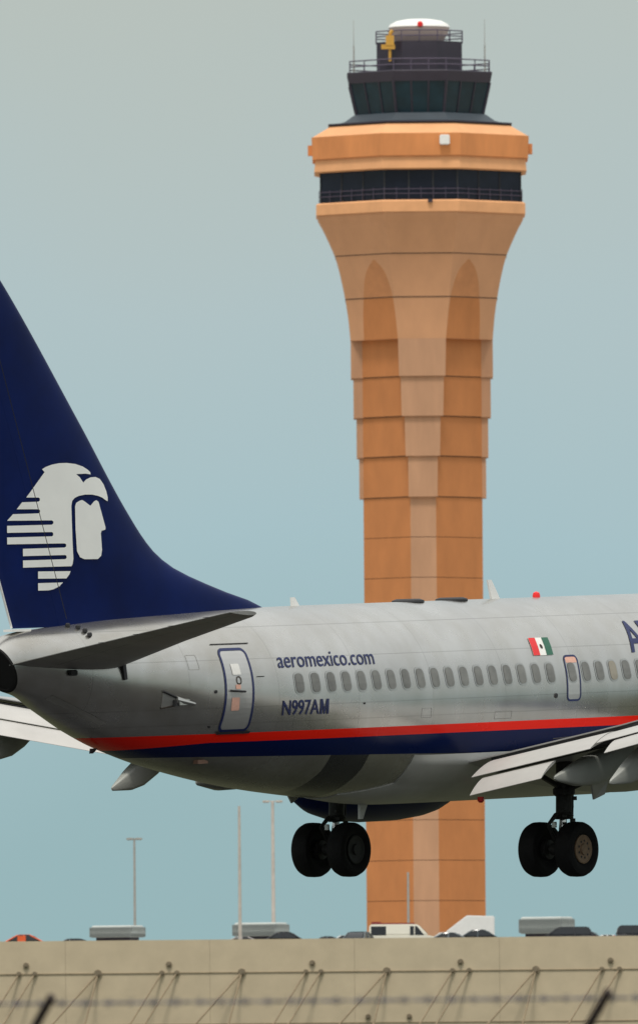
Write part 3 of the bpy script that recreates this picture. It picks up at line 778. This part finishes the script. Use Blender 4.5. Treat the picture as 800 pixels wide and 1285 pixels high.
EMB = [[(-13.695, 4.888), (-13.57, 4.931), (-13.37, 4.973), (-13.121, 4.999), (-12.872, 5.001), (-12.575, 4.976), (-12.329, 4.922), (-12.157, 4.851), (-12.084, 4.806), (-12.071, 4.761), (-12.235, 4.778), (-12.559, 4.774), (-12.437, 4.706), (-12.327, 4.601), (-12.24, 4.659), (-12.089, 4.701), (-11.914, 4.708), (-11.766, 4.667), (-11.646, 4.561), (-11.562, 4.425), (-11.517, 4.29), (-11.525, 4.216), (-11.609, 4.247), (-11.707, 4.293), (-11.855, 4.331), (-12.054, 4.358), (-12.278, 4.362), (-12.478, 4.341), (-12.629, 4.302), (-12.716, 4.244), (-12.75, 4.146), (-12.748, 3.834), (-12.742, 3.387), (-12.73, 3.09), (-12.759, 2.986), (-12.801, 2.942), (-14.42, 2.943), (-14.414, 3.085), (-13.004, 3.086), (-12.953, 3.109), (-12.961, 3.153), (-13.0, 3.169), (-14.411, 3.171), (-14.404, 3.316), (-13.019, 3.318), (-12.958, 3.338), (-12.961, 3.385), (-13.015, 3.401), (-14.927, 3.414), (-14.922, 3.55), (-13.43, 3.548), (-13.38, 3.568), (-13.383, 3.616), (-13.427, 3.634), (-14.918, 3.642), (-14.912, 3.781), (-13.421, 3.78), (-13.365, 3.805), (-13.368, 3.847), (-13.417, 3.866), (-14.908, 3.882), (-14.705, 4.009), (-13.856, 4.012), (-13.801, 4.035), (-13.804, 4.077), (-13.853, 4.095), (-14.578, 4.104), (-14.39, 4.24), (-13.846, 4.244), (-13.796, 4.267), (-13.794, 4.308), (-13.843, 4.327), (-14.248, 4.333), (-13.614, 4.828)], [(-13.92, 2.857), (-12.835, 2.845), (-12.878, 2.78), (-12.98, 2.702), (-13.926, 2.714)], [(-13.93, 2.625), (-13.098, 2.624), (-13.225, 2.549), (-13.426, 2.494), (-13.575, 2.476), (-13.936, 2.477)], [(-12.457, 4.245), (-12.382, 4.256), (-12.308, 4.228), (-12.113, 4.136), (-11.985, 4.223), (-11.909, 4.243), (-11.835, 4.212), (-11.722, 3.936), (-11.623, 3.695), (-11.635, 3.651), (-11.76, 3.632), (-11.787, 3.579), (-11.762, 3.251), (-11.797, 3.132), (-11.909, 3.068), (-12.358, 3.074), (-12.505, 3.115), (-12.6, 3.236), (-12.63, 3.683), (-12.626, 4.129), (-12.583, 4.203)]]
EMB = [[(x + (.2 - fin_half(z, x)) * 1.374, z) for x, z in p] for p in EMB]
decal('eagle_emblem', EMB, 'white_decal', fin, lambda x, z: Vector((x, -fin_half(z, x) - .016, z)), .12)
bm = bmesh.new()
for k in range(14):
    za, zb = 1.9 + k * .5, 2.4 + k * .5
    tube(bm, finp(hinge(za), za) + Vector((0, -.002, 0)), finp(hinge(zb), zb) + Vector((0, -.002, 0)), .009, seg=4)
obj('hinge_line', bm, 'seam', fin)

# horizontal stabilizers
def airfoil_loop(xl, xt, y, zl, zt_, th, n=14, camber=0, tcut=1.0, x_from=0.0):
    c = xl - xt; top, bot = [], []
    for k in range(n + 1):
        s = x_from + (tcut - x_from) * (1 - math.cos(math.pi * k / n)) / 2
        h = th * 5 * (.2969 * math.sqrt(s) - .126 * s - .3516 * s * s + .2843 * s**3 - .1015 * s**4)
        zc = zl + (zt_ - zl) * s + camber * 4 * s * (1 - s)
        top.append((xl - c * s, y, zc + h + .004)); bot.append((xl - c * s, y, zc - h - .004))
    return top + bot[::-1]
def stab(side):
    S = [(.3, -11.6, -15.05, 1.02), (.9, -12.05, -15.13, 1.12), (4.0, -14.1, -16.05, 1.56), (6.9, -15.85, -16.92, 1.965), (7.17, -16.12, -16.98, 2.0)]
    def mk(a, b_):
        bm = bmesh.new(); loft(bm, [airfoil_loop(xl, xt, side * y, z - .045 * (xl - xt), z, (xl - xt) * .085, tcut=b_, x_from=a) for y, xl, xt, z in S]); return bm
    s_ = obj('horizontal_stabilizer', mk(0, .715), 'stab', plane, 40)
    e = obj('elevator', mk(.722, 1), 'stab', s_, 40)
    for k in range(4):
        y = 3.2 + k * 1.1; t = (y - .9) / 6.27
        bm = bmesh.new(); x, z = -15.1 - 1.9 * t, 1.12 + .88 * t
        tube(bm, (x, side * y, z), (x - .22, side * (y + .03), z), .010, .004, 6); obj('static_wick', bm, 'seam', s_)
stab(-1); stab(1)
# fairing fittings near the stabilizer root
for x, z in ((-12.95, 1.74), (-12.80, 1.70), (-12.75, 1.63), (-12.74, 1.55)):
    bm = bmesh.new(); p = on(x, z, .03); box(bm, p, (.11, .08, .09), rz=.3); bmesh.ops.bevel(bm, geom=bm.edges[:], offset=.02, segments=1, affect='EDGES'); obj('vortex_tab', bm, 'seam', fus)
bm = bmesh.new(); p = on(-12.22, .83, .03); box(bm, p, (.10, .05, .36), rot=Matrix.Rotation(-.15, 4, 'Y')); obj('trim_indicator', bm, 'seam', fus)
bm = bmesh.new(); p = on(-13.55, .83, .02); box(bm, p, (.26, .06, .12)); bmesh.ops.bevel(bm, geom=bm.edges[:], offset=.02, segments=2, affect='EDGES'); obj('pivot_cover', bm, 'seam', fus)
decal('outflow_recess', [[(-11.22, .07), (-11.22, .39), (-10.6, .19), (-10.55, .13), (-10.8, .11)]], 'stab', fus, stick(fbvh, -1, .006), .1)
bm = bmesh.new(); tube(bm, on(-11.22, .40, .02), on(-10.72, .22, .03), .022, seg=6); obj('recess_edge', bm, 'seam', fus)
bm = bmesh.new(); tube(bm, on(-11.22, .06, .015), on(-10.75, .12, .02), .014, seg=6); obj('recess_edge', bm, 'burnt', fus)
bm = bmesh.new(); tube(bm, on(-10.88, .22, .02), on(-10.38, .13, .05), .085, .03, 8); box(bm, on(-10.68, .17, .03), (.34, .08, .11)); obj('outflow_valve', bm, 'frame', fus, 30)
bm = bmesh.new(); box(bm, on(-10.88, .16, .04), (.10, .08, .12)); obj('valve_hinge', bm, 'seam', fus)
decal('tail_louvre', [[(-13.95, .32), (-13.87, .40), (-12.35, -.19), (-12.43, -.26)]], 'wing_low', fus, stick(fbvh, -1, .008), .1)
# belly fittings
def below(x, y):
    h = fbvh.ray_cast(Vector((x, y, -8)), Vector((0, 0, 1))); return h[0]
def fin_blade(name, x, y, base_z, dz, c, m, sweep=.3, th=.03, taper=.5):
    bm = bmesh.new(); s = 1 if dz > 0 else -1
    a = [(x - c / 2, y - th, base_z), (x + c / 2, y - th * .3, base_z), (x + c / 2, y + th * .3, base_z), (x - c / 2, y + th, base_z)]
    b_ = [(x - sweep - c * taper / 2, y - th * .5, base_z + dz), (x - sweep + c * taper / 2, y - th * .2, base_z + dz), (x - sweep + c * taper / 2, y + th * .2, base_z + dz), (x - sweep - c * taper / 2, y + th * .5, base_z + dz)]
    loft(bm, [a, b_]); return obj(name, bm, m, plane)
fin_blade('blade_antenna', -4.95, 0, 1.97, .20, .28, 'white', sweep=.10)
fin_blade('blade_antenna', 2.05, 0, 1.97, .42, .32, 'white', sweep=.22)
for x in (-1.05, .48):
    bm = bmesh.new(); lathe(bm, [(0, .34), (.04, .33), (.07, .24)], 'z', (x, 0, 1.985), 20); o = obj('satellite_antenna_fairing' if 0 else 'roof_fairing', bm, 'seam', plane, 40)
bm = bmesh.new(); lathe(bm, [(-.02, .08), (.04, .08), (.09, .065), (.115, .02)], 'z', (3.5, 0, 2.0), 16); obj('anti_collision_beacon', bm, 'red_lamp', plane, 40)
p = below(-2.75, 0); fin_blade('drain_mast', -2.75, 0, p.z + .02, -.42, .34, 'fairing', sweep=.14, th=.04, taper=.4)
p = below(-9.4, -.78); bm = bmesh.new(); box(bm, p + Vector((0, 0, -.01)), (.34, .12, .08)); obj('belly_vent', bm, mat('vent_brown', (.22, .12, .08), .6), fus)
p = below(-11.6, 0); fin_blade('drain_mast', -11.9, 0, p.z + .02, -.1, .22, 'seam', sweep=.1)
bm = bmesh.new(); p = below(-3.2, -.3); lathe(bm, [(0, .07), (-.08, .07), (-.12, .03)], 'z', (-.35, -1.2, -2.03), 12); obj('belly_beacon', bm, 'red_lamp', plane)

# wing-body fairing
def fairing():
    bm = bmesh.new(); lps = []; N = 72; NX = 60
    for i in range(-1, NX + 1):
        lp = []
        for k in range(N + 1):
            t = k / N; ang = rad(236.5 - t * 113); edge = min(t, 1 - t) * 2
            aft = -3.14 - 1.25 * max(0, min(1, (edge - .42) / .3)) ** 1.0
            u = max(i, 0) / NX; x = aft + (7.4 - aft) * u
            d = x - aft
            b_ = .015 + .11 * (1 - math.exp(-d / .9)); b_ *= min(1, (7.4 - x) / 2.0 + .05)
            b_ *= min(1, edge * 10 + .15)
            if i < 0: b_ = -.03
            zb, zt_, hw = (lerp_tab(FT, x, q) for q in (1, 2, 3)); cz = (zb + zt_) / 2; hh = (zt_ - zb) / 2
            lp.append((x, (hw + b_ * 1.4) * math.sin(ang), cz + (hh + b_) * math.cos(ang)))
        lps.append(lp)
    loft(bm, lps, cap=False, closed=False)
    bmesh.ops.recalc_face_normals(bm, faces=bm.faces)
    return bm
obj('wing_body_fairing', fairing(), 'fairing', plane, 50)

# wings
def zte(y): y = abs(y); return -1.20 + .185 * (min(y, 9.8) - 2.1) + .10 * max(0, y - 9.8)
def xte(y): y = abs(y); return -1.30 - .22 * max(0, y - 5.6)
def xle(y): y = abs(y); return 6.3 - .515 * (y - 1.9)
def zle(y): y = abs(y); return -1.52 + .115 * (y - 1.9)
WS = [1.2, 2.1, 3.5, 5.4, 7.5, 10, 13, 16.4, 17.1]
def wing(side):
    bm = bmesh.new(); lps = []
    for y in WS:
        c = xle(y) - xte(y); th = c * (.135 if y < 6 else .12 - .002 * (y - 6)) * (.45 if y > 17 else 1)
        lps.append(airfoil_loop(xle(y), xte(y), side * y, zle(y), zte(y), th, n=22, camber=0.0))
    loft(bm, lps)
    wg = obj('wing', bm, 'wing_skin', plane, 35)
    def flap(name, y0, y1, nose, tail, th, n=4, m='wing', par=wg, trim0=0):
        bm = bmesh.new(); lps = []
        for k in range(n + 1):
            y = y0 + (y1 - y0) * k / n
            lps.append(airfoil_loop(xte(y) + nose[0], xte(y) + tail[0], side * y, zte(y) + nose[1], zte(y) + tail[1], th, n=12, camber=.035))
        loft(bm, lps); return obj(name, bm, m, par, 40)
    fl_ = flap('inboard_flap', 2.32, 5.28, (.0, -.13), (-.93, -.43), .12)
    flap('aft_flap', 2.60, 4.38, (-.86, -.50), (-1.40, -.84 if side < 0 else -.60), .06, par=wg)
    fo = flap('outboard_flap', 5.33, 11.2, (.0, -.16), (-.78, -.33), .10)
    flap('aft_flap', 5.85, 11.1, (-.72, -.37), (-1.20, -.62), .05, par=wg)
    bm = bmesh.new(); loft(bm, [[(xte(y) + dx, side * y, zte(y) + dz) for dx, dz in ((.03, -.02), (.22, -.02), (.30, -.34), (.10, -.30))] for y in (2.14, 5.3, 11.2)]); obj('flap_cove_shade', bm, 'seam', wg)  # cove strip coloured dark to give the shade inside the flap gap
    flap('aileron', 11.3, 15.8, (.02, -.02), (-.60, -.06), .05)
    # spoiler seam lines
    for ys in (3.7, 7.2, 8.7, 10.2):
        bm = bmesh.new(); z = zte(ys)
        box(bm, (xte(ys) + .45, side * ys, z + .075), (.85, .02, .02), rot=Matrix.Rotation(-.04, 4, 'Y')); obj('spoiler_seam', bm, 'seam', wg)
    # flap track fairings
    def pod(y, tip, root, w_=.30, h=.42):
        bm = bmesh.new(); lps = []
        a, b_ = Vector((tip[0], side * y, tip[1])), Vector((root[0], side * y, root[1]))
        for t, k in ((0, .08), (.03, .2), (.3, .78), (.5, 1.0), (.75, 1.0), (1, .8)):
            c = a.lerp(b_, t); lp = []
            for q in range(16):
                an = 2 * math.pi * q / 16
                cx, sz = math.cos(an), math.sin(an)
                sx_ = abs(cx) ** .42 * (1 if cx > 0 else -1); szz = abs(sz) ** .42 * (1 if sz > 0 else -1)
                lp.append((c.x, c.y + sx_ * w_ / 2 * k, c.z + szz * h / 2 * k + h * .25 * (1 - k)))
            lps.append(lp)
        loft(bm, lps); obj('flap_track_fairing', bm, 'pod', wg, 45)
    pod(4.50, (-2.40, -1.76), (.2, -1.22), .42, .62)
    pod(6.25, (-2.95, -1.84), (-1.0, -.95), .34, .56)
    pod(9.25, (-3.35, -1.12), (-1.6, -.40), .32, .52)
    # engine nacelle and pylon
    ey, ez = side * 4.83, -1.55
    bm = bmesh.new(); lathe(bm, [(1.95, .62), (2.05, .74), (2.4, .90), (2.9, 1.01), (3.7, 1.07), (4.9, 1.07), (5.7, 1.01), (6.1, .94), (6.32, .85), (6.28, .80), (5.9, .76), (5.3, .76)], 'x', (0, ey, ez), 48)
    en = obj('engine_nacelle', bm, 'navy', plane, 40)
    bm = bmesh.new(); lathe(bm, [(2.4, .5), (1.8, .46), (1.35, .36), (1.3, .3), (1.32, .22), (.9, .05)], 'x', (0, ey, ez + .08), 32); obj('exhaust_nozzle', bm, 'burnt', en, 40)
    bm = bmesh.new(); lathe(bm, [(6.34, .865), (6.37, .83), (6.29, .80)], 'x', (0, ey, ez), 48, cap=False); obj('inlet_lip', bm, 'chrome', en, 40)
    bm = bmesh.new(); loft(bm, [[(x, ey + s * .18, ez + z) for x, z in ((1.2, .45), (5.6, .85), (5.0, 1.12), (.8, .75))] for s in (-1, 1)]); obj('pylon', bm, 'wing', en)
    return wg
wing(-1); wing(1)

# main landing gear
def tyre_prof(R, W):
    r0 = .30
    return [(-W / 2 * .72, r0), (-W / 2 * .95, R * .66), (-W / 2, R * .80), (-W / 2 * .88, R * .93), (-W / 2 * .55, R * .99), (0, R), (W / 2 * .55, R * .99), (W / 2 * .88, R * .93), (W / 2, R * .80), (W / 2 * .95, R * .66), (W / 2 * .72, r0)]
def gear(side):
    y0 = side * 2.86; za = -3.13 if side < 0 else -3.09
    R = .565; W = .42
    bm = bmesh.new()
    tube(bm, (.30, y0, -1.35), (.22, y0, -2.45), .18, .165, 16)
    lathe(bm, [(-2.52, .17), (-2.45, .21), (-2.38, .17)], 'z', (.22, y0, 0), 16)
    lathe(bm, [(-2.05, .18), (-2.0, .23), (-1.9, .23), (-1.85, .18)], 'z', (.25, y0, 0), 16)
    g = obj('main_landing_gear', bm, 'gear', plane, 40)
    bm = bmesh.new(); tube(bm, (.22, y0, -2.40), (.10, y0, za + .05), .075, seg=14); obj('piston', bm, 'chrome', g, 40)
    bm = bmesh.new(); tube(bm, (.0, y0 - .62, za), (.0, y0 + .62, za), .075, seg=12); tube(bm, (.0, y0 - .14, za), (0, y0 + .14, za), .13, seg=12); obj('axle', bm, 'gear', g, 40)
    # torque links
    bm = bmesh.new()
    tube(bm, (-.05, y0, -2.42), (-.34, y0, -2.62), .05, .035, 8); tube(bm, (-.34, y0, -2.62), (-.05, y0, za + .12), .035, .05, 8)
    tube(bm, (.46, y0 - .1, -1.5), (.30, y0 - .14, -2.9), .02, seg=6); tube(bm, (.42, y0 + .08, -1.5), (.36, y0 + .12, -2.85), .018, seg=6)
    for k in range(8):
        zz = -1.65 - k * .15; box(bm, (.42 + .04 * (k % 2), y0 - .08 + .05 * (k % 3), zz), (.09, .12, .08), rz=.4 * k)
        box(bm, (.02, y0 - .16, zz - .05), (.07, .07, .05), rz=.7 * k)
    obj('torque_link', bm, 'gear', g)
    bm = bmesh.new(); tube(bm, (.08, y0, -2.0), (.55, y0 + side * 1.15, -1.45), .055, seg=8); tube(bm, (.08, y0, -1.85), (.9, y0 - side * 1.1, -1.6), .06, seg=8)
    box(bm, (.5, y0 + side * .55, -1.75), (.22, .3, .18), rz=.5); obj('side_brace', bm, 'gear', g)
    bm = bmesh.new(); loft(bm, [[(-.25, y0 + side * 1.0, -1.72), (.35, y0 + side * 1.02, -1.70), (.25, y0 + side * .98, -2.02), (-.05, y0 + side * .92, -2.12)], [(-.25, y0 + side * 1.04, -1.72), (.35, y0 + side * 1.06, -1.70), (.25, y0 + side * 1.02, -2.02), (-.05, y0 + side * .96, -2.12)]])
    obj('gear_door', bm, 'fairing', g)
    bm = bmesh.new(); box(bm, (-.12, y0, -2.62), (.05, .09, .12)); obj('tow_fitting', bm, 'chrome', g)
    for s in (-1, 1):
        yc = y0 + s * .45
        bm = bmesh.new(); lathe(bm, tyre_prof(R, W), 'y', (0, yc, za), 48); t_ = obj('wheel', bm, 'tyre', g, 35)
        bm = bmesh.new()
        outer = s * 1
        hubm = 'hub' if (side < 0 and s < 0) else 'hub_dark'
        lathe(bm, [(outer * .06, .29), (outer * .185, .295), (outer * .192, .27), (outer * .182, .24), (outer * .182, .12), (outer * .215, .11), (outer * .215, .03)], 'y', (0, yc, za), 32)
        obj('rim', bm, hubm, g, 30)
        for k in range(9 if s == side else 0):
            bm = bmesh.new()
            a = 2 * math.pi * k / 9; tube(bm, (.175 * math.cos(a), yc + outer * .17, za + .175 * math.sin(a)), (.175 * math.cos(a), yc + outer * .187, za + .175 * math.sin(a)), .024, seg=8); obj('rim_hole', bm, 'seam', g)
        bm = bmesh.new(); lathe(bm, [(-outer * .05, .20), (-outer * .24, .20), (-outer * .25, .1)], 'y', (0, yc, za), 24); obj('brake', bm, 'gear', g, 30)
gear(-1); gear(1)
